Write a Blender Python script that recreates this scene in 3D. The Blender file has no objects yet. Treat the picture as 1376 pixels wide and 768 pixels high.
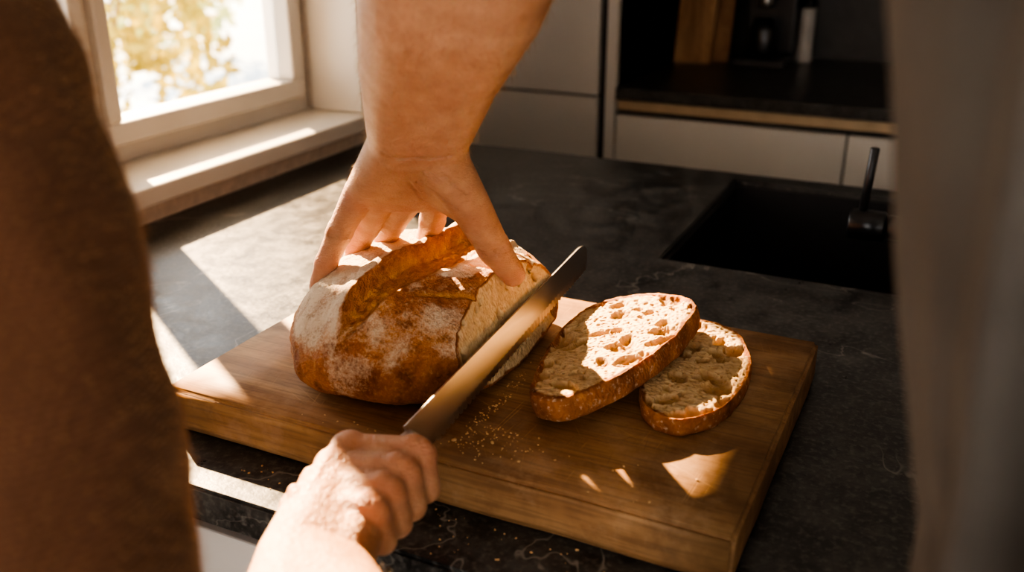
import bpy, bmesh, math, random
from mathutils import Vector, Matrix, noise
from mathutils.bvhtree import BVHTree
random.seed(7)
D=bpy.data; S=bpy.context.scene
A=math.radians(25.5); P=math.radians(21.8); F=1275.0; CZ=1.315
ca,sa,cp,sp=math.cos(A),math.sin(A),math.cos(P),math.sin(P)
def C(u,v,d):
    x=(u-688)/F*d; up=(384-v)/F*d
    y=d*cp+up*sp; z=CZ+up*cp-d*sp
    return Vector((x*ca-y*sa, x*sa+y*ca, z))
# ------------------------------------------------------------ helpers
def link(o,parent=None):
    S.collection.objects.link(o)
    if parent: o.parent=parent
    return o
def empty(name,loc=(0,0,0)):
    e=D.objects.new(name,None); e.empty_display_size=.05
    S.collection.objects.link(e); return e
def mesh_obj(name,vs,fs,mat=None,parent=None,smooth=False):
    m=D.meshes.new(name); m.from_pydata([tuple(v) for v in vs],[],fs); m.update()
    if smooth:
        for p in m.polygons: p.use_smooth=True
    o=D.objects.new(name,m)
    if mat: m.materials.append(mat)
    return link(o,parent)
def box(name,x0,x1,y0,y1,z0,z1,mat,parent=None,bev=0.0,seg=2):
    bm=bmesh.new(); bmesh.ops.create_cube(bm,size=1)
    for v in bm.verts:
        v.co=Vector(((x0+x1)/2+v.co.x*(x1-x0),(y0+y1)/2+v.co.y*(y1-y0),(z0+z1)/2+v.co.z*(z1-z0)))
    if bev>0: bmesh.ops.bevel(bm,geom=bm.edges[:],offset=bev,segments=seg,affect='EDGES',profile=.5)
    m=D.meshes.new(name); bm.to_mesh(m); bm.free(); m.materials.append(mat)
    o=D.objects.new(name,m); return link(o,parent)
def lathe(name,prof,cx,cy,mat,parent=None,n=32):
    vs=[];fs=[]
    for r,z in prof:
        for i in range(n):
            t=2*math.pi*i/n; vs.append((cx+r*math.cos(t),cy+r*math.sin(t),z))
    for j in range(len(prof)-1):
        for i in range(n):
            fs.append((j*n+i,j*n+(i+1)%n,(j+1)*n+(i+1)%n,(j+1)*n+i))
    fs.append(tuple(range(n))[::-1]); k=(len(prof)-1)*n; fs.append(tuple(range(k,k+n)))
    return mesh_obj(name,vs,fs,mat,parent,True)
_ico=bmesh.new(); bmesh.ops.create_icosphere(_ico,subdivisions=3,radius=1)
ICO=[v.co.copy() for v in _ico.verts]; _ico.free()
def hull(acc,spheres):
    bm=bmesh.new()
    for c,r in spheres:
        c=Vector(c)
        for p in ICO: bm.verts.new(c+p*r)
    res=bmesh.ops.convex_hull(bm,input=bm.verts[:])
    dead=[v for v in bm.verts if not v.link_faces]
    bmesh.ops.delete(bm,geom=dead,context='VERTS')
    bmesh.ops.recalc_face_normals(bm,faces=bm.faces[:])
    bm.verts.index_update()
    base=len(acc[0])
    acc[0].extend([v.co.copy() for v in bm.verts])
    acc[1].extend([tuple(base+v.index for v in f.verts) for f in bm.faces])
    bm.free()
def chain(acc,pts):
    for a,b in zip(pts[:-1],pts[1:]): hull(acc,[a,b])
def organic(name,acc,voxel,it,mat,parent=None,fac=.5):
    m=D.meshes.new(name); m.from_pydata([tuple(v) for v in acc[0]],[],acc[1]); m.update()
    o=D.objects.new(name+"_tmp",m); S.collection.objects.link(o)
    r=o.modifiers.new("r",'REMESH'); r.mode='VOXEL'; r.voxel_size=voxel
    s=o.modifiers.new("s",'SMOOTH'); s.factor=fac; s.iterations=it
    dg=bpy.context.evaluated_depsgraph_get(); dg.update()
    me=D.meshes.new_from_object(o.evaluated_get(dg)); me.name=name
    D.objects.remove(o)
    for p in me.polygons: p.use_smooth=True
    me.materials.clear(); me.materials.append(mat)
    ob=D.objects.new(name,me); return link(ob,parent)
def setattr_f(me,name,vals):
    a=me.attributes.new(name,'FLOAT','POINT'); a.data.foreach_set('value',vals)
# ------------------------------------------------------------ materials
class M:
    def __init__(s,name):
        s.m=D.materials.new(name); s.m.use_nodes=True; s.nt=s.m.node_tree
        s.b=s.nt.nodes['Principled BSDF']; s.out=s.nt.nodes['Material Output']
    def n(s,t,props=None,**inp):
        nd=s.nt.nodes.new(t)
        for k,v in (props or {}).items(): setattr(nd,k,v)
        for k,v in inp.items():
            k=k.replace('_',' ')
            s.set(nd,k,v)
        return nd
    def set(s,nd,k,v):
        sock=nd.inputs[int(k)] if k.isdigit() else nd.inputs[k]
        if isinstance(v,bpy.types.NodeSocket): s.nt.links.new(v,sock)
        else: sock.default_value=v
    def P(s,**kw):
        for k,v in kw.items(): s.set(s.b,k.replace('_',' '),v)
    def coord(s,scale=(1,1,1),rot=None):
        tc=s.n('ShaderNodeTexCoord'); src=tc.outputs['Object']
        if rot:
            r=s.n('ShaderNodeMapping'); s.nt.links.new(src,r.inputs[0]); r.inputs['Rotation'].default_value=rot; src=r.outputs[0]
        mp=s.n('ShaderNodeMapping'); s.nt.links.new(src,mp.inputs[0])
        mp.inputs['Scale'].default_value=scale; return mp.outputs[0]
    def noise(s,vec,scale,detail=4,rough=.55,dist=0):
        return s.n('ShaderNodeTexNoise',None,Vector=vec,Scale=scale,Detail=detail,Roughness=rough,Distortion=dist).outputs[0]
    def ramp(s,fac,stops):
        r=s.nt.nodes.new('ShaderNodeValToRGB'); s.nt.links.new(fac,r.inputs[0])
        e=r.color_ramp.elements
        while len(e)<len(stops): e.new(.5)
        for i,(p,c) in enumerate(stops):
            e[i].position=p; e[i].color=(c,c,c,1) if isinstance(c,(int,float)) else (*c,1)
        return r.outputs[0]
    def mix(s,fac,a,b,mode='MIX'):
        nd=s.n('ShaderNodeMix',{'data_type':'RGBA','blend_type':mode})
        for i,v in ((0,fac),(6,a),(7,b)):
            if isinstance(v,bpy.types.NodeSocket): s.nt.links.new(v,nd.inputs[i])
            elif i==0: nd.inputs[0].default_value=v
            else: nd.inputs[i].default_value=(*v,1) if len(v)==3 else v
        return nd.outputs[2]
    def math(s,op,a,b=0):
        nd=s.n('ShaderNodeMath',{'operation':op})
        for i,v in ((0,a),(1,b)):
            if isinstance(v,bpy.types.NodeSocket): s.nt.links.new(v,nd.inputs[i])
            else: nd.inputs[i].default_value=v
        return nd.outputs[0]
    def attr(s,name):
        return s.n('ShaderNodeAttribute',{'attribute_name':name}).outputs['Fac']
    def bump(s,h,strength=.3,dist=.001,prev=None):
        nd=s.n('ShaderNodeBump',None,Height=h,Strength=strength,Distance=dist)
        if prev: s.nt.links.new(prev,nd.inputs['Normal'])
        s.nt.links.new(nd.outputs[0],s.b.inputs['Normal']); return nd.outputs[0]
def simple(name,col,rough=.5,metal=0,nscale=30,namp=.12,bump=.05,**kw):
    m=M(name); v=m.coord(); f=m.noise(v,nscale)
    c=m.ramp(f,[(.3,tuple(x*(1-namp) for x in col)),(.7,tuple(min(1,x*(1+namp)) for x in col))])
    m.P(Base_Color=c,Roughness=rough,Metallic=metal,**kw)
    if bump: m.bump(f,bump,.002)
    return m.m
wall_m=simple("plaster",(.60,.53,.45),.85,nscale=60)
white_m=simple("white_paint",(.66,.62,.56),.4,nscale=8,namp=.03)
cab_m=simple("cabinet_lacquer",(.64,.61,.57),.45,nscale=6,namp=.03,bump=.01)
cabdark_m=simple("dark_laminate",(.03,.028,.027),.5)
black_m=simple("black_metal",(.012,.012,.013),.35,metal=.6,bump=.02)
sink_m=simple("black_composite",(.012,.012,.013),.5,nscale=300,namp=.3,bump=.1)
niche_m=simple("niche_panel",(.07,.066,.064),.6)
floor_m=simple("floor_oak",(.30,.19,.11),.5,nscale=5,namp=.25)
oakstrip_m=simple("oak_strip",(.50,.38,.25),.5,nscale=20)
ceil_m=simple("ceiling_paint",(.80,.77,.72),.9)
# countertop
m=M("soapstone"); v=m.coord()
n1=m.noise(v,8,8,.7,.8); n2=m.noise(v,170,3,.6); n3=m.noise(v,34,6,.7)
c=m.ramp(n1,[(.32,(.010,.010,.010)),(.5,(.025,.025,.024)),(.68,(.052,.051,.048))])
c=m.mix(m.ramp(n3,[(.46,0.),(.62,.65)]),c,(.090,.087,.081))
c=m.mix(m.ramp(n3,[(.36,.7),(.46,0.)]),c,(.007,.007,.007))
c=m.mix(m.ramp(n2,[(.50,0.),(.70,.6)]),c,(.15,.143,.132))
vv=m.noise(m.coord((1,1,1),(0,0,.6)),2.6,5,.55,1.0)
vein=m.ramp(m.math('ABSOLUTE',m.math('SUBTRACT',vv,.5)),[(0,.9),(.003,.0)])
vmask=m.ramp(m.noise(v,3.1,2),[(.42,0.),(.50,1.)])
c=m.mix(m.math('MULTIPLY',vein,vmask),c,(.22,.21,.19))
m.P(Base_Color=c,Roughness=m.ramp(n3,[(.3,.27),(.7,.42)]))
m.b.inputs['Specular IOR Level'].default_value=.55
m.bump(m.math('ADD',n2,n3),.22,.001); stone_m=m.m
# board wood
def wood(name,dark,mid,light,axis=0,scale=1.0,scr=True,rough=.5):
    m=M(name)
    sc=[26,26,26]; sc[axis]=2.6
    v=m.coord(tuple(x*scale for x in sc)); g=m.noise(v,1.0,5,.5,1.2)
    sc2=[6,6,6]; sc2[axis]=1.7
    g2=m.noise(m.coord(tuple(x*scale for x in sc2)),1.0,4,.5,1.5)
    sc3=[320,320,320]; sc3[axis]=18
    g3=m.noise(m.coord(tuple(x*scale for x in sc3)),1.0,3)
    f=m.math('ADD',m.math('MULTIPLY',g,.42),m.math('MULTIPLY',g2,.58))
    c=m.ramp(f,[(.34,dark),(.5,mid),(.66,light)])
    c=m.mix(m.ramp(g3,[(.38,.35),(.52,0.)]),c,tuple(x*.6 for x in dark))
    if scr:
        st=m.noise(m.coord(),6,5,.65,.6)
        c=m.mix(m.ramp(st,[(.42,0.),(.64,.68)]),c,tuple(x*.40 for x in mid))
        st2=m.noise(m.coord(),45,4,.7)
        c=m.mix(m.ramp(st2,[(.54,0.),(.70,.4)]),c,dark)
        du=m.noise(m.coord(),11,6,.75); 
        c=m.mix(m.ramp(du,[(.52,0.),(.72,.28)]),c,(.64,.44,.28))
        geo=m.n('ShaderNodeNewGeometry'); sx=m.n('ShaderNodeSeparateXYZ'); m.nt.links.new(geo.outputs['Normal'],sx.inputs[0])
        topm=m.ramp(sx.outputs[2],[(.8,0.),(.95,1.)])
        for ang,s in ((.95,1),(1.25,2),(-.85,3),(1.62,4),(.45,5),(1.45,6)):
            vv=m.coord((9+s,560,9),(0,0,ang)); sn=m.noise(vv,1.0,1,.4,.0)
            mk=m.noise(m.coord(),7+s*2.9,3,.6)
            sf=m.math('MULTIPLY',m.ramp(sn,[(.70,0.),(.75,.42)]),m.ramp(mk,[(.48,0.),(.62,1.)]))
            sf=m.math('MULTIPLY',sf,topm)
            c=m.mix(sf,c,tuple(min(1,x*1.15) for x in light) if s%3 else tuple(x*.6 for x in dark))
    m.P(Base_Color=c,Roughness=rough); m.b.inputs['Specular IOR Level'].default_value=.35
    m.bump(m.math('ADD',g,g3),.2,.0006); return m.m
board_m=wood("board_wood",(.165,.078,.031),(.33,.172,.073),(.53,.315,.145),0,rough=.60)
board2_m=wood("walnut_wood",(.14,.06,.025),(.26,.13,.055),(.36,.2,.09),2,scr=False)
# crust
m=M("crust"); v=m.coord()
fl=m.attr('flour'); gr=m.attr('groove')
a=m.noise(v,24,7,.65,.5); b=m.noise(v,320,4,.7); d=m.noise(v,95,5,.7); e=m.noise(v,700,3,.7)
crk=m.n('ShaderNodeTexVoronoi',{'feature':'DISTANCE_TO_EDGE'},Vector=m.coord((1,.6,1)),Scale=110.).outputs['Distance']
c=m.ramp(a,[(.3,(.21,.055,.012)),(.5,(.46,.160,.036)),(.7,(.66,.285,.075))])
c=m.mix(m.ramp(d,[(.32,.7),(.48,0.)]),c,(.13,.038,.011))
c=m.mix(m.ramp(b,[(.5,0.),(.7,.4)]),c,(.70,.37,.14))
c=m.mix(gr,c,m.ramp(d,[(.3,(.46,.16,.032)),(.7,(.82,.47,.15))]))
fm=m.math('ADD',m.math('ADD',m.math('MULTIPLY',b,.35),m.math('MULTIPLY',d,.4)),m.math('ADD',m.math('MULTIPLY',e,.3),m.math('MULTIPLY',fl,.27)))
fm=m.ramp(fm,[(.59,0.),(.67,.30),(.82,.92)])
c=m.mix(fm,c,(.80,.65,.47))
m.P(Base_Color=c,Roughness=m.mix(fm,(.50,)*3,(.92,)*3)); 
m.b.inputs['Specular IOR Level'].default_value=.4
ck=m.ramp(crk,[(0,0.),(.06,1.)])
p=m.bump(m.math('ADD',m.math('ADD',d,b),m.math('MULTIPLY',ck,.14)),1.0,.0030); crust_m=m.m
# crumb
m=M("crumb"); v=m.coord()
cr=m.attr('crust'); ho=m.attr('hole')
f1=m.noise(v,120,5,.65); vo=m.n('ShaderNodeTexVoronoi',None,Vector=m.coord((1,1.4,1)),Scale=260.).outputs['Distance']
c=m.ramp(f1,[(.3,(.54,.355,.175)),(.7,(.73,.54,.31))])
c=m.mix(m.ramp(vo,[(.0,.45),(.35,0.)]),c,(.46,.265,.11))
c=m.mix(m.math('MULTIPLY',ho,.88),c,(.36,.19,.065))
cc=m.ramp(m.noise(v,40,5,.6),[(.3,(.13,.040,.010)),(.55,(.33,.12,.032)),(.75,(.54,.25,.08))])
flr=m.ramp(m.noise(v,210,4,.7),[(.56,0.),(.68,.55)])
cc=m.mix(flr,cc,(.72,.58,.42))
c=m.mix(cr,c,cc)
m.P(Base_Color=c,Roughness=.85); m.b.inputs['Subsurface Weight'].default_value=.15; m.b.inputs['Subsurface Scale'].default_value=.006
m.b.inputs['Subsurface Radius'].default_value=(1,.6,.3)
m.bump(m.math('ADD',f1,vo),.6,.0015); crumb_m=m.m
# steel
m=M("brushed_steel"); g=m.noise(m.coord((1200,6,1200)),1.0,3)
m.P(Base_Color=(.50,.48,.46,1),Metallic=1.0,Roughness=m.ramp(g,[(.3,.28),(.7,.40)])); m.bump(g,.05,.0002); steel_m=m.m
# skin
m=M("skin"); v=m.coord(); red=m.attr('red')
a=m.noise(v,55,5,.6); b=m.noise(v,900,3,.6); w=m.noise(m.coord((260,260,700)),1.0,4,.6,.6); bl=m.noise(v,18,3); pr=m.n('ShaderNodeTexVoronoi',None,Vector=v,Scale=900.).outputs['Distance']
c=m.ramp(a,[(.3,(.47,.235,.128)),(.7,(.62,.35,.205))])
c=m.mix(m.ramp(bl,[(.5,0.),(.75,.35)]),c,(.49,.20,.115))
c=m.mix(m.math('MULTIPLY',red,.55),c,(.60,.21,.125))
m.P(Base_Color=c,Roughness=m.ramp(b,[(.3,.40),(.7,.54)]))
m.b.inputs['Subsurface Weight'].default_value=.2; m.b.inputs['Subsurface Scale'].default_value=.010
m.b.inputs['Subsurface Radius'].default_value=(1,.35,.18)
p=m.bump(w,.8,.0020); p=m.bump(pr,.4,.0005,p); m.bump(b,.3,.0005,p); skin_m=m.m
nail_m=simple("nail",(.74,.48,.38),.25,nscale=100,namp=.05,bump=0)
hair_m=simple("arm_hair",(.50,.32,.16),.5,bump=0)
def cloth(name,c0,c1,scale,sheen,rough=.9):
    m=M(name); v=m.coord(); a=m.noise(v,14,4)
    w1=m.n('ShaderNodeTexWave',{'bands_direction':'X'},Vector=v,Scale=scale,Distortion=1.5,Detail=2.).outputs['Fac']
    w2=m.n('ShaderNodeTexWave',{'bands_direction':'Z'},Vector=v,Scale=scale,Distortion=1.5,Detail=2.).outputs['Fac']
    h=m.math('MULTIPLY',w1,w2)
    c=m.mix(m.math('MULTIPLY',h,.35),m.ramp(a,[(.3,c0),(.7,c1)]),tuple(min(1,x*1.5) for x in c1))
    m.P(Base_Color=c,Roughness=rough); m.b.inputs['Sheen Weight'].default_value=sheen
    m.b.inputs['Sheen Tint'].default_value=(1,.75,.5,1)
    m.bump(h,.5,.001); return m.m
brown_m=cloth("brown_knit",(.080,.030,.012),(.115,.046,.019),120,.3)
fuzz_m=simple("wool_fuzz",(.40,.21,.09),.9,bump=0)
grey_m=cloth("grey_linen",(.066,.056,.048),(.108,.094,.081),200,.12)
denim_m=cloth("dark_trousers",(.03,.03,.035),(.05,.05,.055),200,.1)
shoe_m=simple("shoe_leather",(.04,.02,.012),.4)
hairdk_m=simple("hair",(.06,.03,.015),.6,nscale=200,namp=.4,bump=.4)
m=M("window_glass"); tr=m.n('ShaderNodeBsdfTransparent'); gl=m.n('ShaderNodeBsdfGlossy',None,Roughness=.02)
fr=m.n('ShaderNodeFresnel',None,IOR=1.25); mx=m.n('ShaderNodeMixShader')
m.nt.links.new(fr.outputs[0],mx.inputs[0]); m.nt.links.new(tr.outputs[0],mx.inputs[1]); m.nt.links.new(gl.outputs[0],mx.inputs[2])
m.nt.links.new(mx.outputs[0],m.out.inputs[0]); glass_m=m.m
# ------------------------------------------------------------ room
XW=-1.015
box("floor",-1.3,2.6,-2.2,3.2,-.05,0,floor_m)
box("ceiling",-1.3,2.6,-2.2,3.2,2.5,2.55,ceil_m)
OY0,OY1,OZ0,OZ1=.46,1.468,.93,1.656  # unseen window head set low to block sun from the near-right counter
wl=empty("wall_left")
box("wall_left_below",XW-.2,XW,-2.2,1.60,0,OZ0,wall_m,wl)
box("wall_left_above",XW-.2,XW,-2.2,1.60,OZ1,2.5,wall_m,wl)
box("wall_left_near",XW-.2,XW,-2.2,OY0,OZ0,OZ1,wall_m,wl)
box("wall_left_far",XW-.2,XW,OY1,1.60,OZ0,OZ1,wall_m,wl)
box("wall_left_recess",-1.30,-1.216,1.58,3.0,0,2.5,wall_m,wl)
box("wall_back",-1.3,2.6,2.98,3.1,0,2.5,wall_m)
box("wall_right",2.5,2.6,-2.2,2.98,0,2.5,wall_m)
wf=empty("wall_front")  # rear wall out of view; wide opening added to let in fill light
box("wall_front_a",-1.3,-.4,-2.3,-2.2,0,2.5,wall_m,wf)
box("wall_front_b",2.3,2.6,-2.3,-2.2,0,2.5,wall_m,wf)
box("wall_front_c",-.4,2.3,-2.3,-2.2,0,.5,wall_m,wf)
box("wall_front_d",-.4,2.3,-2.3,-2.2,2.3,2.5,wall_m,wf)
box("trim_1",-1.135,XW+.027,OY0-.02,OY1+.01,OZ0,OZ0+.028,white_m,None,.004)
box("trim_2",XW-.1,XW+.012,OY1-.008,OY1+.012,OZ0+.029,OZ1,white_m,None,.002)
w=empty("window_1")
fx0,fx1=-1.19,-1.13; HT=OZ1-.035
for nm,a in {"frame_bottom":(fx0,fx1,OY0,OY1,.932,.985),"frame_top":(fx0,fx1,OY0,OY1,HT,OZ1),
  "frame_right":(fx0,fx1,1.444,OY1,.985,HT),"frame_left":(fx0,fx1,OY0,OY0+.04,.985,HT),
  "mullion":(fx0,fx1,.966,.984,.985,HT)}.items():
    box(nm,*a,white_m,w,.003)
for i,(y0,y1) in enumerate(((.50,.966),(.984,1.444))):
    sx0,sx1=-1.175,-1.115; t=.034; ti=.024
    tl,tr_=(t,ti) if i==0 else (ti,t)
    box(f"sash_{i}_b",sx0,sx1,y0,y1,.985,.985+t,white_m,w,.004)
    box(f"sash_{i}_t",sx0,sx1,y0,y1,HT-t,HT,white_m,w,.004)
    box(f"sash_{i}_l",sx0,sx1,y0,y0+tl,.985+t,HT-t,white_m,w,.004)
    box(f"sash_{i}_r",sx0,sx1,y1-tr_,y1,.985+t,HT-t,white_m,w,.004)
    box(f"pane_{i}",-1.149,-1.145,y0+tl,y1-tr_,.985+t,HT-t,glass_m,w)
# ------------------------------------------------------------ island
SX0,SX1,SY0,SY1=-.318,.0,1.105,1.515
isl=empty("kitchen_island")
xs=[XW+.002,SX0,SX1,1.3]; ys=[.455,SY0,SY1,1.56]; zt,zb=.90,.87
bm=bmesh.new(); top={};bot={}
for i,x in enumerate(xs):
    for j,y in enumerate(ys):
        top[i,j]=bm.verts.new((x,y,zt)); bot[i,j]=bm.verts.new((x,y,zb))
for i in range(3):
    for j in range(3):
        if (i,j)==(1,1): continue
        bm.faces.new((top[i,j],top[i+1,j],top[i+1,j+1],top[i,j+1]))
        bm.faces.new((bot[i,j],bot[i,j+1],bot[i+1,j+1],bot[i+1,j]))
for (a,b) in [((i,0),(i+1,0)) for i in range(3)]+[((3,j),(3,j+1)) for j in range(3)]+[((i+1,3),(i,3)) for i in (2,1,0)]+[((0,j+1),(0,j)) for j in (2,1,0)]+[((1,1),(1,2)),((1,2),(2,2)),((2,2),(2,1)),((2,1),(1,1))]:
    bm.faces.new((top[a],bot[a],bot[b],top[b]))
bmesh.ops.recalc_face_normals(bm,faces=bm.faces[:])
ed=[e for e in bm.edges if abs(e.calc_face_angle(0))>1 and e.verts[0].co.z>.89 and e.verts[1].co.z>.89]
bmesh.ops.bevel(bm,geom=ed,offset=.0025,segments=2,affect='EDGES')
me=D.meshes.new("worktop"); bm.to_mesh(me); bm.free(); me.materials.append(stone_m); link(D.objects.new("worktop",me),isl)
box("carcass_front",XW+.004,1.28,.50,.52,.10,.868,cabdark_m,isl)
box("carcass_back",XW+.004,1.28,1.52,1.54,.10,.868,cab_m,isl)
box("carcass_end",1.26,1.28,.52,1.52,.10,.868,cab_m,isl)
box("plinth",XW+.01,1.24,.55,1.5,0,.10,cabdark_m,isl)
x=XW+.01
for k in range(4):
    x1=x+.565
    box(f"drawer_top_{k}",x,x1-.004,.478,.50,.70,.84,cab_m,isl,.002)
    box(f"drawer_low_{k}",x,x1-.004,.478,.50,.11,.694,cab_m,isl,.002)
    x=x1
sk=empty("kitchen_sink")
d=.70
box("basin_floor",SX0+.002,SX1-.002,SY0+.002,SY1-.002,d-.01,d,sink_m,sk)
box("basin_left",SX0+.0005,SX0+.006,SY0+.001,SY1-.001,d,.892,sink_m,sk)
box("basin_right",SX1-.006,SX1-.0005,SY0+.001,SY1-.001,d,.892,sink_m,sk)
box("basin_front",SX0+.006,SX1-.006,SY0+.0005,SY0+.006,d,.892,sink_m,sk)
box("basin_back",SX0+.006,SX1-.006,SY1-.006,SY1-.0005,d,.892,sink_m,sk)
lathe("drain",[(.04,d+.0005),(.042,d+.003),(.03,d+.003),(.028,d+.001)],-.16,1.31,black_m,sk)
# faucet
fc=empty("kitchen_faucet"); fx,fy=.045,1.17
fau_m=simple("faucet_gunmetal",(.05,.05,.052),.28,metal=.8,bump=.02)
lathe("base",[(.028,.9),(.028,.906),(.022,.91),(.0215,1.02),(.018,1.03)],fx,fy,fau_m,fc)
acc=[[],[]]
pts=[]
for i in range(17):
    t=math.pi*i/16
    pts.append((Vector((fx,fy+.09-.09*math.cos(t),1.18+.09*math.sin(t))),.012))
chain(acc,[(Vector((fx,fy,1.0)),.012)]+pts+[(Vector((fx,fy+.18,1.13)),.012)])
mesh_obj("spout",acc[0],acc[1],fau_m,fc,True)
def cyl(name,p0,p1,r,mat,parent,n=24,bev=.0):
    p0=Vector(p0);p1=Vector(p1);d=(p1-p0);L=d.length;d.normalize()
    q=d.to_track_quat('Z','Y'); vs=[];fs=[]
    b=min(r*.15,.002)
    prof=[(r-b,0),(r,b),(r,L-b),(r-b,L)]
    for rr,z in prof:
        for i in range(n):
            t=2*math.pi*i/n; vs.append(p0+q@Vector((rr*math.cos(t),rr*math.sin(t),z)))
    for j in range(3):
        for i in range(n): fs.append((j*n+i,j*n+(i+1)%n,(j+1)*n+(i+1)%n,(j+1)*n+i))
    fs.append(tuple(range(n))[::-1]); fs.append(tuple(range(3*n,4*n)))
    return mesh_obj(name,vs,fs,mat,parent,True)
cyl("lever_hub",(-.060,fy,.958),(fx-.015,fy,.958),.015,fau_m,fc)
cyl("lever_cap",(-.104,fy,.958),(-.062,fy,.958),.0185,fau_m,fc)
cyl("lever_pin",(-.090,fy,.970),(-.086,fy,1.052),.0052,fau_m,fc)
# ------------------------------------------------------------ back units
YB=2.24
tc=empty("tall_cabinet")
box("carcass",-1.21,-.785,YB+.022,2.97,.08,2.3,cabdark_m,tc)
box("plinth",-1.20,-.79,YB+.06,2.9,0,.08,cabdark_m,tc)
for k,(a,b) in enumerate(((-1.21,-.832),)):
    box(f"door_low_{k}",a,b,YB,YB+.02,.09,.870,cab_m,tc,.0015)
    box(f"door_up_{k}",a,b,YB,YB+.02,.876,2.3,cab_m,tc,.0015)
box("end_panel",-.812,-.785,YB,YB+.7,.09,2.3,cab_m,tc,.001)
bc=empty("base_cabinet")
box("carcass",-.783,2.4,YB+.03,2.97,.08,.868,cabdark_m,bc)
box("plinth",-.78,2.4,YB+.06,2.9,0,.08,cabdark_m,bc)
x=-.780
for k,wd in enumerate((.555,.60,.60,.60,.6)):
    box(f"drawer_{k}",x,x+wd-.005,YB,YB+.02,.50,.832,cab_m,bc,.0015)
    box(f"drawer_low_{k}",x,x+wd-.005,YB,YB+.02,.09,.494,cab_m,bc,.0015)
    x+=wd
box("grip_strip",-.78,2.4,YB+.004,YB+.03,.845,.869,oakstrip_m,bc,.001)
box("worktop",-.783,2.4,YB-.005,2.97,.871,.90,stone_m,bc,.002)
box("wall_panel",-.783,2.4,2.955,2.975,.90,2.3,niche_m,bc)
uc=empty("wall_cabinet")
box("carcass",-.783,2.4,YB+.15,2.954,1.50,2.3,cab_m,uc)
for k in range(5): box(f"door_{k}",-.783+k*.62,-.783+k*.62+.615,YB+.13,YB+.15,1.5,2.3,cab_m,uc,.0015)
# niche things
def arch_board(name,x0,x1,y,h,t,mat,lean):
    e=empty(name); n=10; r=.025; out=[]
    for cx,cz,a0 in ((x1-r,h-r,0),(x0+r,h-r,90)):
        for i in range(n+1):
            t_=math.radians(a0+90*i/n); out.append((cx+r*math.cos(t_),cz+r*math.sin(t_)))
    out+= [(x0,0),(x1,0)]
    N=len(out); vs=[]
    for k in range(2):
        for (x,z) in out: vs.append((x,y+k*t+z*lean,.9005+z))
    fs=[tuple(range(N)),tuple(range(2*N-1,N-1,-1))]+[(i,N+i,N+(i+1)%N,(i+1)%N) for i in range(N)]
    mesh_obj("plank",vs,fs,mat,e); return e
board3_m=wood("oak_board_wood",(.22,.11,.045),(.40,.22,.10),(.5,.3,.15),2,scr=False)
arch_board("chopping_board",-.775,-.67,2.70,.33,.02,board3_m,.22)
arch_board("chopping_board.001",-.755,-.63,2.745,.28,.018,board2_m,.25)
cm=empty("coffee_machine")
mach_m=simple("machine_black",(.04,.04,.042),.3)
box("body",-.60,-.46,2.66,2.90,.905,.925,mach_m,cm,.004)
box("column",-.60,-.46,2.80,2.90,.925,1.25,mach_m,cm,.01)
box("head",-.60,-.46,2.66,2.80,1.10,1.25,mach_m,cm,.01)
box("trim_bar",-.595,-.465,2.655,2.662,1.10,1.112,steel_m,cm,.001)
cyl("spout",(-.53,2.72,1.06),(-.53,2.72,1.10),.02,steel_m,cm)
lathe("carafe",[(.035,.926),(.04,.95),(.038,1.0),(.025,1.03)],-.53,2.72,fau_m,cm)
pm=empty("pepper_mill")
pmm=simple("mill_grey",(.42,.39,.36),.4)
lathe("body",[(.024,.9005),(.025,.91),(.022,.93),(.0215,1.04),(.023,1.05)],-.437,2.85,pmm,pm)
lathe("cap",[(.023,1.051),(.024,1.06),(.018,1.08),(.008,1.085),(.010,1.10),(.004,1.108)],-.437,2.85,black_m,pm)
# ------------------------------------------------------------ garden outside
box("garden_ground",-14,XW-.35,-6,16,-.35,-.30,simple("pale_gravel",(.42,.48,.53),.9,nscale=1.2,namp=.12))
def bush(name,cx,cy,rx,ry,rz,n,c0,c1,ls=.05):
    e=empty(name); m=M(name+"_leaf"); col=m.ramp(m.noise(m.coord(),4,4),[(.35,c0),(.65,c1)])
    m.P(Base_Color=col,Roughness=.6); tl=m.n('ShaderNodeBsdfTranslucent',None,Color=col)
    mx=m.n('ShaderNodeMixShader',None,Fac=.35); m.nt.links.new(m.b.outputs[0],mx.inputs[1]); m.nt.links.new(tl.outputs[0],mx.inputs[2]); m.nt.links.new(mx.outputs[0],m.out.inputs[0])
    vs=[];fs=[]
    for i in range(n):
        while True:
            p=Vector([random.uniform(-1,1) for _ in range(3)])
            if p.length<1: break
        p=Vector((cx+p.x*rx,cy+p.y*ry,-.3+rz+p.z*rz))
        if noise.noise(p*2.2)<-.08: continue
        a=Vector([random.gauss(0,1) for _ in range(3)]).normalized(); b=a.orthogonal().normalized()
        s=ls*random.uniform(.6,1.2); k=len(vs)
        vs+= [p-a*s,p-b*s*.5,p+a*s,p+b*s*.5]; fs.append((k,k+1,k+2,k+3))
    mesh_obj("foliage",vs,fs,m.m,e)
    acc=[[],[]]
    for i in range(6):
        t=random.uniform(0,6.28); chain(acc,[(Vector((cx,cy,-.3)),.02),(Vector((cx+rx*.3*math.cos(t),cy+ry*.3*math.sin(t),rz*.7)),.012),(Vector((cx+rx*.6*math.cos(t),cy+ry*.6*math.sin(t),rz*1.3)),.006)])
    mesh_obj("stems",acc[0],acc[1],board2_m,e,True)
bush("autumn_bush",-4.1,3.50,.78,.72,.95,4800,(.28,.20,.02),(.40,.33,.06))
bush("garden_hedge",-8.5,8.2,1.2,1.0,.7,900,(.25,.30,.10),(.45,.45,.2),.09)
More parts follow.
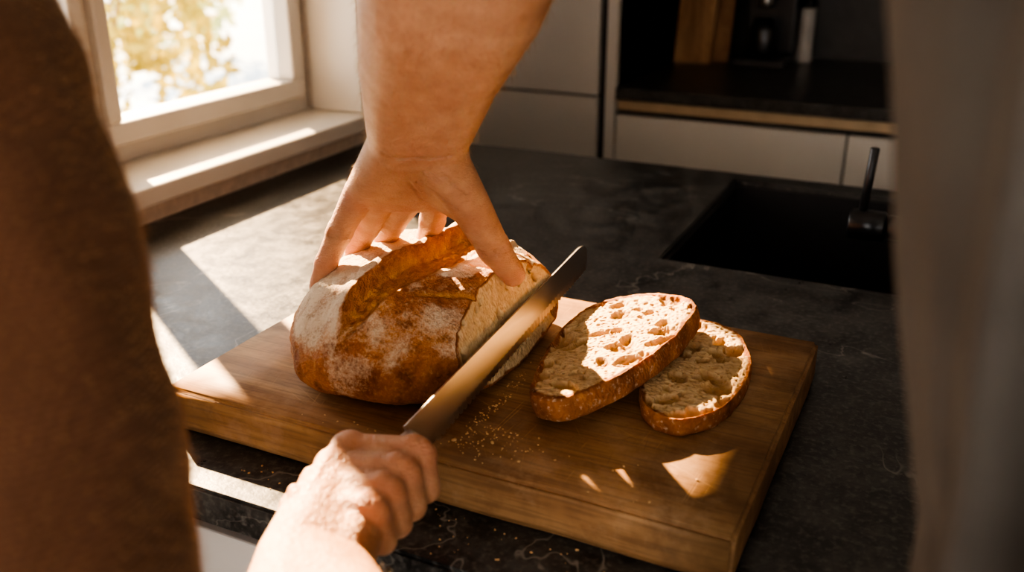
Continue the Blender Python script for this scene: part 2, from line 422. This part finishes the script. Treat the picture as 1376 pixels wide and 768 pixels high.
# ------------------------------------------------------------ board
bx0,bx1,by0,by1=-.571,-.087,.515,.844
cb=empty("cutting_board")
bm=bmesh.new(); bmesh.ops.create_cube(bm,size=1)
for v in bm.verts: v.co=Vector(((bx0+bx1)/2+v.co.x*(bx1-bx0),(by0+by1)/2+v.co.y*(by1-by0),.9205+v.co.z*.039))
bmesh.ops.bevel(bm,geom=bm.edges[:],offset=.0032,segments=3,affect='EDGES')
bmesh.ops.subdivide_edges(bm,edges=bm.edges[:],cuts=7,use_grid_fill=True)
for v in bm.verts:
    n=noise.noise(v.co*18)*.0016+noise.noise(v.co*60)*.0010
    if v.co.x<bx0+.01 or v.co.x>bx1-.01: v.co.x+=n
    if v.co.y<by0+.01 or v.co.y>by1-.01: v.co.y+=n
me=D.meshes.new("slab"); bm.to_mesh(me); bm.free(); me.materials.append(board_m)
for p in me.polygons: p.use_smooth=True
link(D.objects.new("slab",me),cb)
# ------------------------------------------------------------ loaf
BZ=.9403
def sm(a,b,x):
    t=max(0,min(1,(x-a)/(b-a))); return t*t*(3-2*t)
lf=empty("bread_loaf")
cx,cy=-.410,.680
def make_loaf():
    bm=bmesh.new(); NU,NV=560,300; rows=[]
    for j in range(NV+1):
        ph=-math.pi/2+math.pi*j/NV; s_,c_=math.sin(ph),max(0,math.cos(ph))
        row=[]
        if s_>=0: r=c_**.82; z=.030+.069*s_**.97
        else: r=c_**.42; z=.030-.030*abs(s_)**.8
        if j in(0,NV):
            row=[bm.verts.new((cx,cy,BZ+z))]
        else:
            for i in range(NU):
                t=2*math.pi*i/NU; ct,st=math.cos(t),math.sin(t); n=2.25
                k=1/((abs(ct)**n+abs(st)**n)**(1/n))
                ax=.099 if ct<0 else .118
                ay=.127 if st>0 else .142
                row.append(bm.verts.new((cx+ax*k*ct*r,cy+ay*k*st*r,BZ+z)))
        rows.append(row)
    for j in range(NV):
        a,b=rows[j],rows[j+1]
        for i in range(NU):
            if j==0: bm.faces.new((a[0],b[(i+1)%NU],b[i]))
            elif j==NV-1: bm.faces.new((a[i],a[(i+1)%NU],b[0]))
            else: bm.faces.new((a[i],a[(i+1)%NU],b[(i+1)%NU],b[i]))
    bmesh.ops.recalc_face_normals(bm,faces=bm.faces[:]); bm.normal_update()
    fl=bm.verts.layers.float.new('flour'); gr=bm.verts.layers.float.new('groove')
    new=[]
    for v in bm.verts:
        p=v.co; n=v.normal; h=p.z-BZ
        d=noise.noise(p*16)*.0035+noise.noise(p*45)*.0018+noise.noise(p*140)*.0011+noise.noise(p*330)*.0005
        top=sm(.030,.055,h)
        y=p.y; t=(y-.545)/(.80-.545)
        xe=-.414+.022*sm(0,.8,t)+.0025*math.sin(y*50)+.0014*noise.noise(Vector((0,y*120,0)))
        win=sm(-.02,.12,t)*(1-sm(.93,1.03,t))*top
        e=p.x-xe
        wd=.034*math.sin(math.pi*max(0,min(1,t)))**.6+.004
        lip=(sm(-.026,-.002,e)*(1-sm(-.0012,.0012,e)))*.0105*(1+.3*noise.noise(Vector((3,y*60,0))))
        lipe=sm(-.0045,-.002,e)*(1-sm(.0,.002,e))
        g=sm(-.0008,.0012,e)*(1-sm(wd*.7,wd,e))
        rim2=math.exp(-((e-wd-.002)/.003)**2)*.0026
        depth=.0078*(1-.75*sm(0,wd,e))
        d+=win*(lip+rim2-g*depth+ g*noise.noise(Vector((p.x*200,p.y*60,0)))*.0024+g*.0016*noise.noise(Vector((p.x*60,p.y*260,0))))
        G=g*win
        for q in (0,1,2):
            L=(p.y-(.60+.055*q))-(p.x+.37)*.75
            ss=math.exp(-(L/.0028)**2)*sm(-.378,-.365,p.x)*sm(.02,.03,h)
            d-=ss*.0030; G=max(G,ss*.8)
        v[gr]=G
        f=sm(.03,.075,h)*(1.25 if e<0 else .50)+.9*noise.noise(p*26)+.6*noise.noise(p*60)+.05
        L=(p.y-.628)-(p.x+.37)*.75
        patchf=sm(-.002,.003,L)*(1-sm(.028,.033,L))*sm(-.380,-.372,p.x)*(1-sm(-.348,-.343,p.x))
        f+=patchf*1.2
        f*= (1-G)*(1-.9*lipe*win)
        v[fl]=max(0,min(1.5,f))
        if h<.004: d=min(d,0)*.3
        new.append(p+n*d)
    for v,c in zip(bm.verts,new): v.co=c; v.co.z=max(v.co.z,BZ)
    no=Vector((1,0,.28)).normalized(); co=Vector((-.312,0,BZ))
    bmesh.ops.bisect_plane(bm,geom=bm.verts[:]+bm.edges[:]+bm.faces[:],plane_co=co,plane_no=no,clear_outer=True)
    be=[e for e in bm.edges if e.is_boundary]
    nb={}
    for e in be:
        a,b=e.verts; nb.setdefault(a,[]).append(b); nb.setdefault(b,[]).append(a)
    st=be[0].verts[0]; loop=[st]; prev=None; cur=st
    while True:
        nx=[q for q in nb[cur] if q is not prev]
        if not nx or nx[0] is st: break
        prev,cur=cur,nx[0]; loop.append(cur)
        if len(loop)>5000: break
    L=[v.co.copy() for v in loop]
    me=D.meshes.new("crust"); bm.to_mesh(me); bm.free()
    for p in me.polygons: p.use_smooth=True
    me.materials.append(crust_m); link(D.objects.new("crust",me),lf)
    return L,no
def holes_fn(seed,ext,n,rmin,rmax):
    R=random.Random(seed); H=[]
    for i in range(n):
        r=rmin+(rmax-rmin)*R.random()**2.5
        H.append((R.uniform(-ext[0],ext[0]),R.uniform(-ext[1],ext[1]),r,R.uniform(.4,.9),R.uniform(0,3.14)))
    def f(x,y):
        m=0
        for hx,hy,r,asp,an in H:
            dx,dy=x-hx,y-hy
            if abs(dx)>r*1.3 or abs(dy)>r*1.3: continue
            c,s=math.cos(an),math.sin(an); a=(dx*c+dy*s)/r; b=(-dx*s+dy*c)/(r*asp)
            q=a*a+b*b+.35*noise.noise(Vector((x*180,y*180,hx*50)))
            if q<1: m=max(m,math.sqrt(max(0,1-q))*min(1,r/.006))
        return m
    return f
L,no=make_loaf()
ctr=sum(L,Vector())/len(L)
def patch(name,L,ctr,nrm,parent,hf,ux,uy,rings=70,seed=0):
    N=len(L); vs=[];cr=[];ho=[]
    for k in range(rings+1):
        s=1-k/rings
        for p in L:
            q=ctr+(p-ctr)*s; dd=q-ctr; x=dd.dot(ux); y=dd.dot(uy); e=1-sm(.93,.99,s)
            h=hf(x,y)*e
            z=(-.0055*h+noise.noise(q*220)*.0006+noise.noise(q*600)*.0003)*e
            vs.append(q+nrm*z); cr.append(sm(.935,.97,s+noise.noise(q*90)*.01)); ho.append(h)
    fs=[(k*N+i,k*N+(i+1)%N,(k+1)*N+(i+1)%N,(k+1)*N+i) for k in range(rings) for i in range(N)]
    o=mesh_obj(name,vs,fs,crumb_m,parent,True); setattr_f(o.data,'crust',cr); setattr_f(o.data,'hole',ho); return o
st=max(1,len(L)//300)
patch("cut_face",L[::st],ctr,no,lf,holes_fn(5,(.11,.05),60,.0025,.010),Vector((0,1,0)),Vector((-.27,0,.96)))
# slices
def catmull(P,n):
    out=[];m=len(P)
    for i in range(n):
        t=i/n*m; k=int(t); f=t-k
        a,b,c,d=[Vector(P[(k+j)%m]) for j in(-1,0,1,2)]
        out.append(.5*((2*b)+(c-a)*f+(2*a-5*b+4*c-d)*f*f+(3*b-a-3*c+d)*f**3))
    return out
def slice_obj(name,outl,T,mat4,seed,nh):
    e=empty(name); O=catmull([(x,y,0) for x,y in outl],300); N=len(O)
    O=[p*(1+.035*noise.noise(p*40+Vector((seed,0,0)))+.016*noise.noise(p*130+Vector((seed,0,0)))) for p in O]
    hf=holes_fn(seed,(.055,.1),nh,.002,.0150)
    vs=[];cr=[];ho=[];rows=[]
    R=[(0,0),(.5,0),(.95,0),(.985,.0012),(1.0,.3*T),(1.004,.6*T),(.995,.88*T),(.982,T)]
    for s,z in R: rows.append((s,z,1.0 if s>.94 else 0,False))
    K=110
    for k in range(K+1):
        s=.972*(1-k/K); rows.append((s,T,0,True))
    for s,z,c,topf in rows:
        for p in O:
            q=p*s; h=0; zz=z; cc=c
            if topf:
                ed=1-sm(.93,.972,s); h=hf(q.x,q.y)*ed
                sd=Vector((seed*3,0,0))
                fine=max(0,noise.noise(q*300+sd)-.12)
                zz=z-.0058*h+(noise.noise(q*40+sd)*.0009+noise.noise(q*200+sd)*.0006)*ed - fine*.0036*ed
                h=max(h,min(1,fine*1.9)*ed)
                cc=sm(.905,.94,s+noise.noise(q*80+sd)*.018)
            elif c: q=q*(1+noise.noise(Vector((q.x*120,q.y*120,z*200)))*.010)
            vs.append(mat4@Vector((q.x,q.y,zz))); cr.append(cc); ho.append(h)
    M_=len(rows)
    fs=[(j*N+i,j*N+(i+1)%N,(j+1)*N+(i+1)%N,(j+1)*N+i) for j in range(M_-1) for i in range(N)]
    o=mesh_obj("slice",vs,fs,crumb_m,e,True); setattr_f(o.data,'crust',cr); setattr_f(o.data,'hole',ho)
    return e
S1=[(-.262,.592),(-.274,.618),(-.286,.67),(-.293,.73),(-.287,.775),(-.264,.800),(-.232,.808),(-.198,.796),(-.178,.765),(-.179,.71),(-.192,.655),(-.214,.608),(-.238,.584)]
c1=Vector((-.237,.695,0)); S1=[(x-c1.x,y-c1.y) for x,y in S1]
tilt=math.radians(-12)
m1=Matrix.Translation((c1.x,c1.y,BZ+.0128))@Matrix.Rotation(tilt,4,'Y')@Matrix.Rotation(math.radians(1.5),4,'X')
slice_obj("bread_slice",S1,.020,m1,11,90)
S2=[(-.185,.628),(-.203,.67),(-.213,.73),(-.212,.785),(-.193,.812),(-.168,.808),(-.148,.792),(-.128,.745),(-.125,.69),(-.134,.645),(-.158,.618)]
c2=Vector((-.170,.715,0)); S2=[(x-c2.x,y-c2.y) for x,y in S2]
slice_obj("bread_slice.001",S2,.0155,Matrix.Translation((c2.x,c2.y,BZ)),23,90)
# crumbs
cr=empty("bread_crumbs"); bm=bmesh.new()
for i in range(1000):
    t=random.random()
    if t<.6: x,y=random.gauss(-.30,.03),random.gauss(.60,.05)
    else: x,y=random.uniform(-.5,-.12),random.uniform(.47,.83)
    z=BZ
    if not(bx0+.01<x<bx1-.01): continue
    if x<-.31 and y>.535: continue
    if x>-.298 and y>.575 and x<-.12: continue
    if y<by0+.006: z=.9003
    if y<.46 or y>.83: continue
    if by0-.005<y<by0+.006: continue
    r=random.uniform(.0003,.0010)*(2 if random.random()<.04 else 1)
    bmesh.ops.create_icosphere(bm,subdivisions=1,radius=r,matrix=Matrix.Translation((x,y,z+r*.6))@Matrix.Rotation(random.random()*3,4,'Z')@Matrix.Diagonal((1.3,.9,.7,1)))
me=D.meshes.new("crumbs"); bm.to_mesh(me); bm.free(); me.materials.append(simple("crumb_bits",(.60,.38,.18),.9,bump=0)); link(D.objects.new("crumbs",me),cr)
# ------------------------------------------------------------ knife
kn=empty("bread_knife")
H0=Vector((-.306,.480,.972)); TP=Vector((-.325,.860,.986))
Ld=(TP-H0).normalized(); Ud=Vector((-.30,0,.955)); Ud=(Ud-Ld*Ud.dot(Ld)).normalized(); Wd=Ld.cross(Ud).normalized()
BL=(TP-H0).length; vs=[];fs=[];n=420
for i in range(n+1):
    s=BL*i/n
    topz=.0142-.003*sm(.0,1,s/BL)
    botz=-.0158+.0015*(s/BL)
    if s<.02: botz=-.011-.0048*sm(0,.02,s)
    e=BL-s
    if e<.022:
        q=math.sqrt(max(0,1-((.022-e)/.022)**2)); mid=.003
        topz=mid+(topz-mid)*q; botz=mid+(botz-mid)*q
    ser=(abs(math.sin(s*math.pi/.0075))**.7)*.0024 if .03<s<BL-.012 else 0
    b=botz+.0024-ser
    bl=min(topz,b+.006)
    for t,w in ((topz,.0009),(bl,.0009),(b,.0001),(b,-.0001),(bl,-.0009),(topz,-.0009)):
        vs.append(H0+Ld*s+Ud*t+Wd*w)
for i in range(n):
    for j in range(6):
        fs.append((i*6+j,i*6+(j+1)%6,(i+1)*6+(j+1)%6,(i+1)*6+j))
fs.append((5,4,3,2,1,0)); fs.append(tuple(n*6+j for j in range(6)))
mesh_obj("blade",vs,fs,steel_m,kn)
acc=[[],[]]
def hp(s,t): return H0+Ld*s+Ud*t
chain(acc,[(hp(.004,.001),.006),(hp(-.012,.0),.0085)])
hull(acc,[(hp(.002,.006),.004),(hp(.002,-.008),.004),(hp(-.01,.005),.006),(hp(-.01,-.006),.006)])
mesh_obj("bolster",acc[0],acc[1],steel_m,kn,True)
acc=[[],[]]
hull(acc,[(hp(-.012,.005),.0075),(hp(-.012,-.006),.0075),(hp(-.06,.006),.009),(hp(-.06,-.006),.009)])
hull(acc,[(hp(-.06,.006),.009),(hp(-.06,-.006),.009),(hp(-.120,.005),.0085),(hp(-.120,-.008),.0085)])
mesh_obj("handle",acc[0],acc[1],cabdark_m,kn,True)
# ------------------------------------------------------------ people
def nail(name,tip,prev,r,up,parent,ln=.0065,wd=.0052):
    d=(tip-prev).normalized(); up=(up-d*up.dot(d)).normalized(); sd=d.cross(up)
    bm=bmesh.new(); bmesh.ops.create_uvsphere(bm,u_segments=24,v_segments=14,radius=1)
    c=tip+up*(r*.80)+d*r*.15
    for v in bm.verts:
        x,y,z=v.co
        x=math.copysign(abs(x)**.8,x)
        v.co=c+d*(x*ln)+sd*(y*wd)+up*(z*.0016-(y*y)*r*.28-(max(0,x)**2)*r*.18)
    me=D.meshes.new(name); bm.to_mesh(me); bm.free()
    for p in me.polygons: p.use_smooth=True
    me.materials.append(nail_m); link(D.objects.new(name,me),parent)
def redden(o,spots):
    vals=[]
    for v in o.data.vertices:
        r=0
        for p,rad in spots:
            d=(v.co-p).length
            if d<rad*2.2: r=max(r,math.exp(-(d/rad)**2))
        vals.append(r)
    setattr_f(o.data,'red',vals)
def hairs(name,o,parent,n,filt,dirv,ln=.006,seed=3,mat=None,w=.00011):
    R=random.Random(seed); V=[v for v in o.data.vertices if filt(v.co)]
    vs=[];fs=[]
    for i in range(n):
        v=R.choice(V); p=v.co.copy(); nn=v.normal
        d=(nn*R.uniform(.25,.8)+dirv+Vector([R.gauss(0,.35) for _ in range(3)])*.5).normalized()
        L_=ln*R.uniform(.5,1.4); pts=[p-nn*.0004]
        for k in range(3):
            pts.append(pts[-1]+d*L_/3); d=(d+dirv*.25-nn*.10).normalized()
        s=d.cross(nn).normalized(); t=s.cross(d).normalized(); b=len(vs)
        for k,q in enumerate(pts):
            ww=w*(1-k/3.3)
            vs+= [q+s*ww,q-s*ww*.5+t*ww*.87,q-s*ww*.5-t*ww*.87]
        for k in range(3):
            for j in range(3): fs.append((b+k*3+j,b+k*3+(j+1)%3,b+k*3+3+(j+1)%3,b+k*3+3+j))
    mesh_obj(name,vs,fs,mat or hair_m,parent)
def folds(o,amp,fn):
    me=o.data; new=[v.co+v.normal*amp*fn(v.co) for v in me.vertices]
    for v,c in zip(me.vertices,new): v.co=c
def creases(o,lines,depth=.0009,w=.0011):
    segs=[(a,b) for l in lines for a,b in zip(l[:-1],l[1:])]
    me=o.data; out=[]
    for v in me.vertices:
        best=1
        for a,b in segs:
            ab=b-a; t=max(0,min(1,(v.co-a).dot(ab)/max(1e-9,ab.length_squared))); q=(v.co-(a+ab*t)).length
            if q<best: best=q
        out.append(v.co-v.normal*depth*math.exp(-(best/w)**2) if best<.006 else v.co.copy())
    for v,c in zip(me.vertices,out): v.co=c
BV={}
def mkbv(o): BV[o.name]=BVHTree.FromPolygons([v.co for v in o.data.vertices],[tuple(p.vertices) for p in o.data.polygons])
def onarm(o,pts): return [BV[o.name].find_nearest(p)[0] for p in pts]
# --- person in grey shirt, left hand steadying the loaf
p2=empty("person")
acc=[[],[]]
Wa,Wb=C(535,188,.70),C(590,188,.70)
e0a,e0b=C(545,95,.635),C(612,95,.635)
e1a,e1b=C(560,0,.565),C(655,0,.565)
e2a,e2b=C(575,-130,.50),C(700,-130,.50)
EL=C(665,-270,.45)
hull(acc,[(Wa,.0225),(Wb,.0225),(e0a,.0315),(e0b,.0315)])
hull(acc,[(e0a,.0315),(e0b,.0315),(e1a,.036),(e1b,.036)])
hull(acc,[(e1a,.036),(e1b,.036),(e2a,.037),(e2b,.036)])
hull(acc,[(e2a,.037),(e2b,.036),(EL,.042)])
SH=Vector((.02,.31,1.47)); hull(acc,[(EL,.042),(SH,.05)])
F1=[C(484,256,.765),C(456,312,.80),C(438,354,.815),C(428,382,.823)]
F2=[C(514,262,.775),C(493,304,.82),C(479,334,.845),C(472,352,.862)]
F3=[C(550,265,.78),C(528,298,.83),C(518,322,.86),C(513,342,.88)]
F4=[C(588,262,.775),C(581,296,.825),C(574,322,.86),C(570,342,.88)]
T=[C(598,222,.718),C(634,280,.755),C(664,334,.79),C(689,368,.812)]
rad=[(.0130,.0108,.0096,.0080),(.0132,.0110,.0099,.0085),(.0135,.0112,.0100,.0086),(.0135,.0110,.0098,.0084)]
for Fg,r in zip((F1,F2,F3,F4),rad): chain(acc,list(zip(Fg,r)))
for Fg,r in zip((F1,F2,F3,F4),rad):
    for k in(1,2): hull(acc,[(Fg[k].lerp(Fg[k-1],.08),r[k]*1.10),(Fg[k].lerp(Fg[k+1],.08),r[k]*1.08)])
chain(acc,list(zip(T,(.020,.0165,.0138,.0110))))
hull(acc,[(T[2].lerp(T[1],.1),.0148),(T[2].lerp(T[3],.1),.0142)])
hull(acc,[(Wa,.0215),(Wb,.0215),(F1[0],.0125),(F2[0],.013)])
hull(acc,[(Wa,.0215),(Wb,.0215),(F2[0],.013),(F3[0],.0132)])
hull(acc,[(Wa,.0215),(Wb,.0215),(F3[0],.0132),(F4[0],.0132)])
hull(acc,[(Wb,.0215),(T[0],.020),(F4[0],.0132)])
hull(acc,[(T[0],.019),(T[1],.0155),(F4[0],.011)])
tv=(C(562,225,.70)-C(562,225,.74)).normalized()
for Fg,t_ in zip((F1,F2,F3,F4),(.1,.35,.65,.9)):
    s0=Wa.lerp(Wb,t_)
    chain(acc,[(s0+tv*.0220,.0035),(s0.lerp(Fg[0],.5)+tv*.0195,.0034),(Fg[0]+tv*.0120,.0045)])
chain(acc,[(e0a.lerp(e0b,.3)+tv*.030,.005),(Wa.lerp(Wb,.35)+tv*.0215,.0045)])
chain(acc,[(e0a.lerp(e0b,.75)+tv*.030,.005),(Wa.lerp(Wb,.7)+tv*.0215,.0045)])
hull(acc,[(C(516,176,.685),.013),(C(522,192,.69),.011)])
armL=organic("left_arm",acc,.0014,5,skin_m,p2); mkbv(armL)
crl=[]
for ln in ([C(510,212,.68),C(540,222,.68),C(575,222,.68),C(605,212,.68)],[C(515,203,.68),C(550,210,.68),C(590,205,.68)],
           [C(560,245,.72),C(590,258,.72),C(612,285,.73)],[C(548,240,.72),C(562,262,.74),C(566,280,.75)],
           [C(570,232,.70),C(600,240,.70),C(630,262,.72)]):
    crl.append(onarm(armL,ln))
for dv_ in(-.0022,.0,.0022):
    d_=(T[3]-T[1]).normalized(); q=T[2]+d_*dv_*1.6
    crl.append(onarm(armL,[q+tv*.013+Vector((-.010,-.005,0)),q+tv*.016,q+tv*.013+Vector((.010,.005,0))]))
    d_=(F1[2]-F1[0]).normalized(); q=F1[1]+d_*dv_*1.5
    crl.append(onarm(armL,[q+tv*.010+Vector((-.007,-.003,0)),q+tv*.012,q+tv*.010+Vector((.007,.003,0))]))
creases(armL,crl,.0018,.0012)
redden(armL,[(q,.013) for Fg in(F1,F2,F3,F4) for q in Fg[0:3:2]]+[(Fg[3],.012) for Fg in(F1,F2,F3,F4)]+[(T[3],.014),(T[2],.013),(T[1],.014)])
nail("thumb_nail",T[3],T[2],.0108,Vector((.45,-.1,.75)),p2,.0075,.0062)
nail("finger_nail",F1[3],F1[2],.0079,Vector((-.2,-.5,.8)),p2,.0058,.0045)
hairs("arm_hair",armL,p2,3400,lambda c:c.z>1.12 and (c-Wa).length>.01 and c.z<1.33,(Wa-e1a).normalized(),.0085)
acc=[[],[]]
tc_=Vector((.185,.325,0))
def ring(z,hx,hy,r,dx=0):
    return [(Vector((tc_.x+dx+sx*(hx-r),tc_.y+sy*(hy-r),z)),r) for sx in(-1,1) for sy in(-1,1)]
hull(acc,ring(.80,.176,.11,.09,.004)+ring(1.0,.176,.11,.09,.004)+ring(1.12,.180,.11,.09,.004))
hull(acc,ring(1.12,.180,.11,.09,.004)+ring(1.34,.220,.11,.09))
hull(acc,ring(1.34,.220,.11,.09)+ring(1.43,.20,.09,.07)+[(Vector((.185,.325,1.50)),.06)])
mid=SH.lerp(EL,.72)
hull(acc,[(SH,.075),(mid,.062)]); hull(acc,[(SH,.075),(Vector((.10,.33,1.42)),.075)])
hull(acc,[(Vector((.36,.32,1.46)),.07),(Vector((.43,.28,1.2)),.058)])
tor=organic("grey_shirt",acc,.005,4,grey_m,p2)
def ff(c):
    q=noise.noise(Vector((c.x*52,c.y*30,c.z*1.8)))*1.1+.5*noise.noise(Vector((c.x*90,c.y*60,c.z*4)))+.3*noise.noise(c*9)
    return q*sm(0,.03,c.x)+.10*q*(1-sm(0,.03,c.x))
folds(tor,.024,ff)
def body(parent,cx,cy,face,hipz,trm,neckx=None):
    acc=[[],[]]
    for s in(-1,1):
        x=cx+s*.09
        chain(acc,[(Vector((cx+s*.075,cy,hipz)),.10),(Vector((x,cy+.01,.50)),.065),(Vector((x,cy-.02,.10)),.05)])
    hull(acc,[(Vector((cx-.08,cy,hipz)),.10),(Vector((cx+.08,cy,hipz)),.10)])
    organic("trousers",acc,.01,4,trm,parent)
    acc=[[],[]]
    for s in(-1,1):
        x=cx+s*.09; hull(acc,[(Vector((x,cy-.04,.05)),.045),(Vector((x,cy+.14,.035)),.033)])
    organic("shoes",acc,.006,4,shoe_m,parent)
def head(parent,c,top):
    acc=[[],[]]
    hull(acc,[(c+Vector((0,-.01,.03)),.085),(c+Vector((0,.03,-.0)),.068),(c+Vector((0,.055,-.075)),.032)])
    chain(acc,[(c+Vector((0,-.02,-.05)),.055),(top,.06)])
    hull(acc,[(c+Vector((0,.09,.02)),.010),(c+Vector((0,.112,-.015)),.013)])
    for s in(-1,1): hull(acc,[(c+Vector((s*.08,0,.01)),.012),(c+Vector((s*.078,0,-.03)),.008)])
    hull(acc,[(c+Vector((-.02,.088,-.045)),.007),(c+Vector((.02,.088,-.045)),.007)])
    o=organic("head",acc,.004,4,skin_m,parent); redden(o,[(c+Vector((0,.09,-.045)),.02)])
    acc=[[],[]]; hull(acc,[(c+Vector((0,-.03,.05)),.09),(c+Vector((0,.03,.075)),.065),(c+Vector((0,-.05,-.02)),.065)])
    organic("hair",acc,.006,4,hairdk_m,parent)
    for s in(-1,1):
        bm=bmesh.new(); bmesh.ops.create_uvsphere(bm,u_segments=16,v_segments=10,radius=.012,matrix=Matrix.Translation(c+Vector((s*.032,.084,.015))))
        me=D.meshes.new("eye"); bm.to_mesh(me); bm.free(); me.materials.append(white_m); link(D.objects.new("eye",me),parent)
body(p2,.185,.31,1,.82,denim_m)
head(p2,Vector((.185,.36,1.66)),Vector((.185,.325,1.50)))
# --- person in brown sweater, knife hand
p1=empty("person.001")
ax=lambda y,ox,oz: Vector((H0.x+(H0.y-y)*.06+ox, y, H0.z-(H0.y-y)*.035+oz))
acc=[[],[]]
ys_=[.455,.436,.418,.401]; fr=[.0112,.0112,.0108,.0098]
fing=[]
for k,(y,r) in enumerate(zip(ys_,fr)):
    mcp=ax(y-.010,-.028,.006-.003*k*.5); pip=ax(y+.004-.002*k,.017,.010-.001*k); dip=ax(y+.002-.001*k,.023,-.014); tip=ax(y,-.002,-.0225)
    fing.append((mcp,pip,dip,tip)); chain(acc,[(mcp,r*1.25),(pip,r*1.03),(dip,r*.95),(tip,r*.88)])
    hull(acc,[(pip+Vector((-.003,0,.0005)),r*1.09),(pip+Vector((.0015,0,-.002)),r*1.07)])
    hull(acc,[(mcp+Vector((0,0,.003)),r*1.25),(mcp+Vector((.004,.001,.002)),r*1.2)])
W1,W2=C(395,752,.55),C(450,772,.55)
for a,b in((0,1),(1,2),(2,3)):
    hull(acc,[(fing[a][0],.0132),(fing[b][0],.0130),(W1,.0225),(W2,.0225)])
    hull(acc,[(fing[a][0].lerp(fing[a][1],.70),.0098),(fing[b][0].lerp(fing[b][1],.70),.0096),(fing[a][0],.0125),(fing[b][0],.0123)])
    hull(acc,[(fing[a][1],.0082),(fing[b][1],.0080),(fing[a][0].lerp(fing[a][1],.5),.0095),(fing[b][0].lerp(fing[b][1],.5),.0093)])
    hull(acc,[(fing[a][2],.0070),(fing[b][2],.0068),(fing[a][1],.0078),(fing[b][1],.0076)])
hull(acc,[(fing[3][0],.013),(ax(.385,.012,-.004),.016),(W2,.022)])
hull(acc,[(fing[0][0],.012),(ax(.42,-.02,-.008),.015),(W1,.02)])
TH=[ax(.395,-.030,-.006),ax(.430,-.034,-.010),ax(.452,-.024,-.020),ax(.464,-.008,-.020)]
chain(acc,list(zip(TH,(.018,.0145,.012,.0105))))
Fa,Fb=C(390,850,.485),C(468,850,.485)
Ga,Gb=C(335,930,.43),C(420,960,.43)
E1=C(80,960,.37)
hull(acc,[(W1,.0225),(W2,.0225),(Fa,.031),(Fb,.031)])
hull(acc,[(Fa,.031),(Fb,.031),(Ga,.036),(Gb,.036)])
hull(acc,[(Ga,.036),(Gb,.036),(E1,.042)])
u_=Vector((-.35,-.2,.9)).normalized()
for k in range(4):
    s0=W1.lerp(W2,.2+.2*k); m0=fing[k][0]
    chain(acc,[(s0+u_*.020,.004),(s0.lerp(m0,.55)+u_*.0170,.0036),(m0+u_*.0125,.0050)])
armR=organic("right_arm",acc,.0014,6,skin_m,p1); mkbv(armR)
crl=[]
for f in fing:
    for k in(-.003,0,.003):
        q=f[1]+Vector((k,0,0)); crl.append(onarm(armR,[q+Vector((0,-.008,.012)),q+Vector((0,0,.014)),q+Vector((0,.008,.012))]))
creases(armR,crl,.0009,.001)
redden(armR,[(f[0],.014) for f in fing]+[(f[1],.012) for f in fing])
hairs("arm_hair",armR,p1,1300,lambda c:c.y<.38 and c.z>.96,Vector((0,1,0)),.006,9)
acc=[[],[]]
Q=[(C(-205,-220,.36),.066),(C(-150,0,.38),.060),(C(-85,150,.38),.060),(C(-38,290,.38),.060),(C(8,470,.38),.059),(C(36,620,.38),.060),(C(62,760,.375),.060),(E1,.056)]
chain(acc,Q); hull(acc,[(E1,.056),(C(160,970,.40),.052)])
shd=Vector((-.44,.17,1.43)); hull(acc,[Q[0],(shd,.075)])
tb=Vector((-.60,.02,0))
def rg(z,hx,hy,r): return [(Vector((tb.x+sx*(hx-r),tb.y+sy*(hy-r),z)),r) for sx in(-1,1) for sy in(-1,1)]
hull(acc,rg(.82,.17,.11,.09)+rg(1.1,.17,.11,.09)); hull(acc,rg(1.1,.17,.11,.09)+rg(1.38,.19,.10,.085)+[(Vector((tb.x,tb.y,1.50)),.06),(shd,.07)])
hull(acc,[(Vector((-.80,.02,1.42)),.07),(Vector((-.84,-.02,1.15)),.055)])
sw=organic("brown_sweater",acc,.005,8,brown_m,p1)
folds(sw,.006,lambda c:noise.noise(Vector((c.x*12,c.y*12,c.z*20)))+.5*noise.noise(c*35))
hairs("wool_fuzz",sw,p1,16000,lambda c:c.x>-.46 and c.y>.14 and c.z<1.36,Vector((0,0,-.1)),.0045,12,fuzz_m,.00012)
body(p1,tb.x,tb.y,1,.84,denim_m); head(p1,Vector((-.60,.05,1.66)),Vector((-.60,.02,1.50)))
# ------------------------------------------------------------ light
sd=D.lights.new("sun",'SUN'); sd.energy=22; sd.angle=math.radians(.8); sd.color=(1,.68,.38)
so=D.objects.new("sun",sd); S.collection.objects.link(so)
az=Vector((.852,-.523,0)); el=math.radians(27.5); dv=Vector((az.x*math.cos(el),az.y*math.cos(el),-math.sin(el)))
so.rotation_euler=dv.to_track_quat('-Z','Y').to_euler(); so.location=(-3,3,3)
wd_=D.worlds.new("sky"); S.world=wd_; wd_.use_nodes=True
bg=wd_.node_tree.nodes['Background']; bg.inputs[0].default_value=(.97,.94,.90,1); bg.inputs[1].default_value=2.4
# ------------------------------------------------------------ camera
cd=D.cameras.new("camera"); cam=D.objects.new("camera",cd); S.collection.objects.link(cam)
cam.location=(0,0,CZ); cam.rotation_euler=(math.pi/2-P,0,A); cd.sensor_width=36; cd.lens=36*F/1376
cd.clip_start=.02; cd.dof.use_dof=True; cd.dof.focus_distance=.82; cd.dof.aperture_fstop=4.5
S.camera=cam
S.view_settings.view_transform='AgX'
S.view_settings.look='AgX - High Contrast'
S.view_settings.exposure=1.05
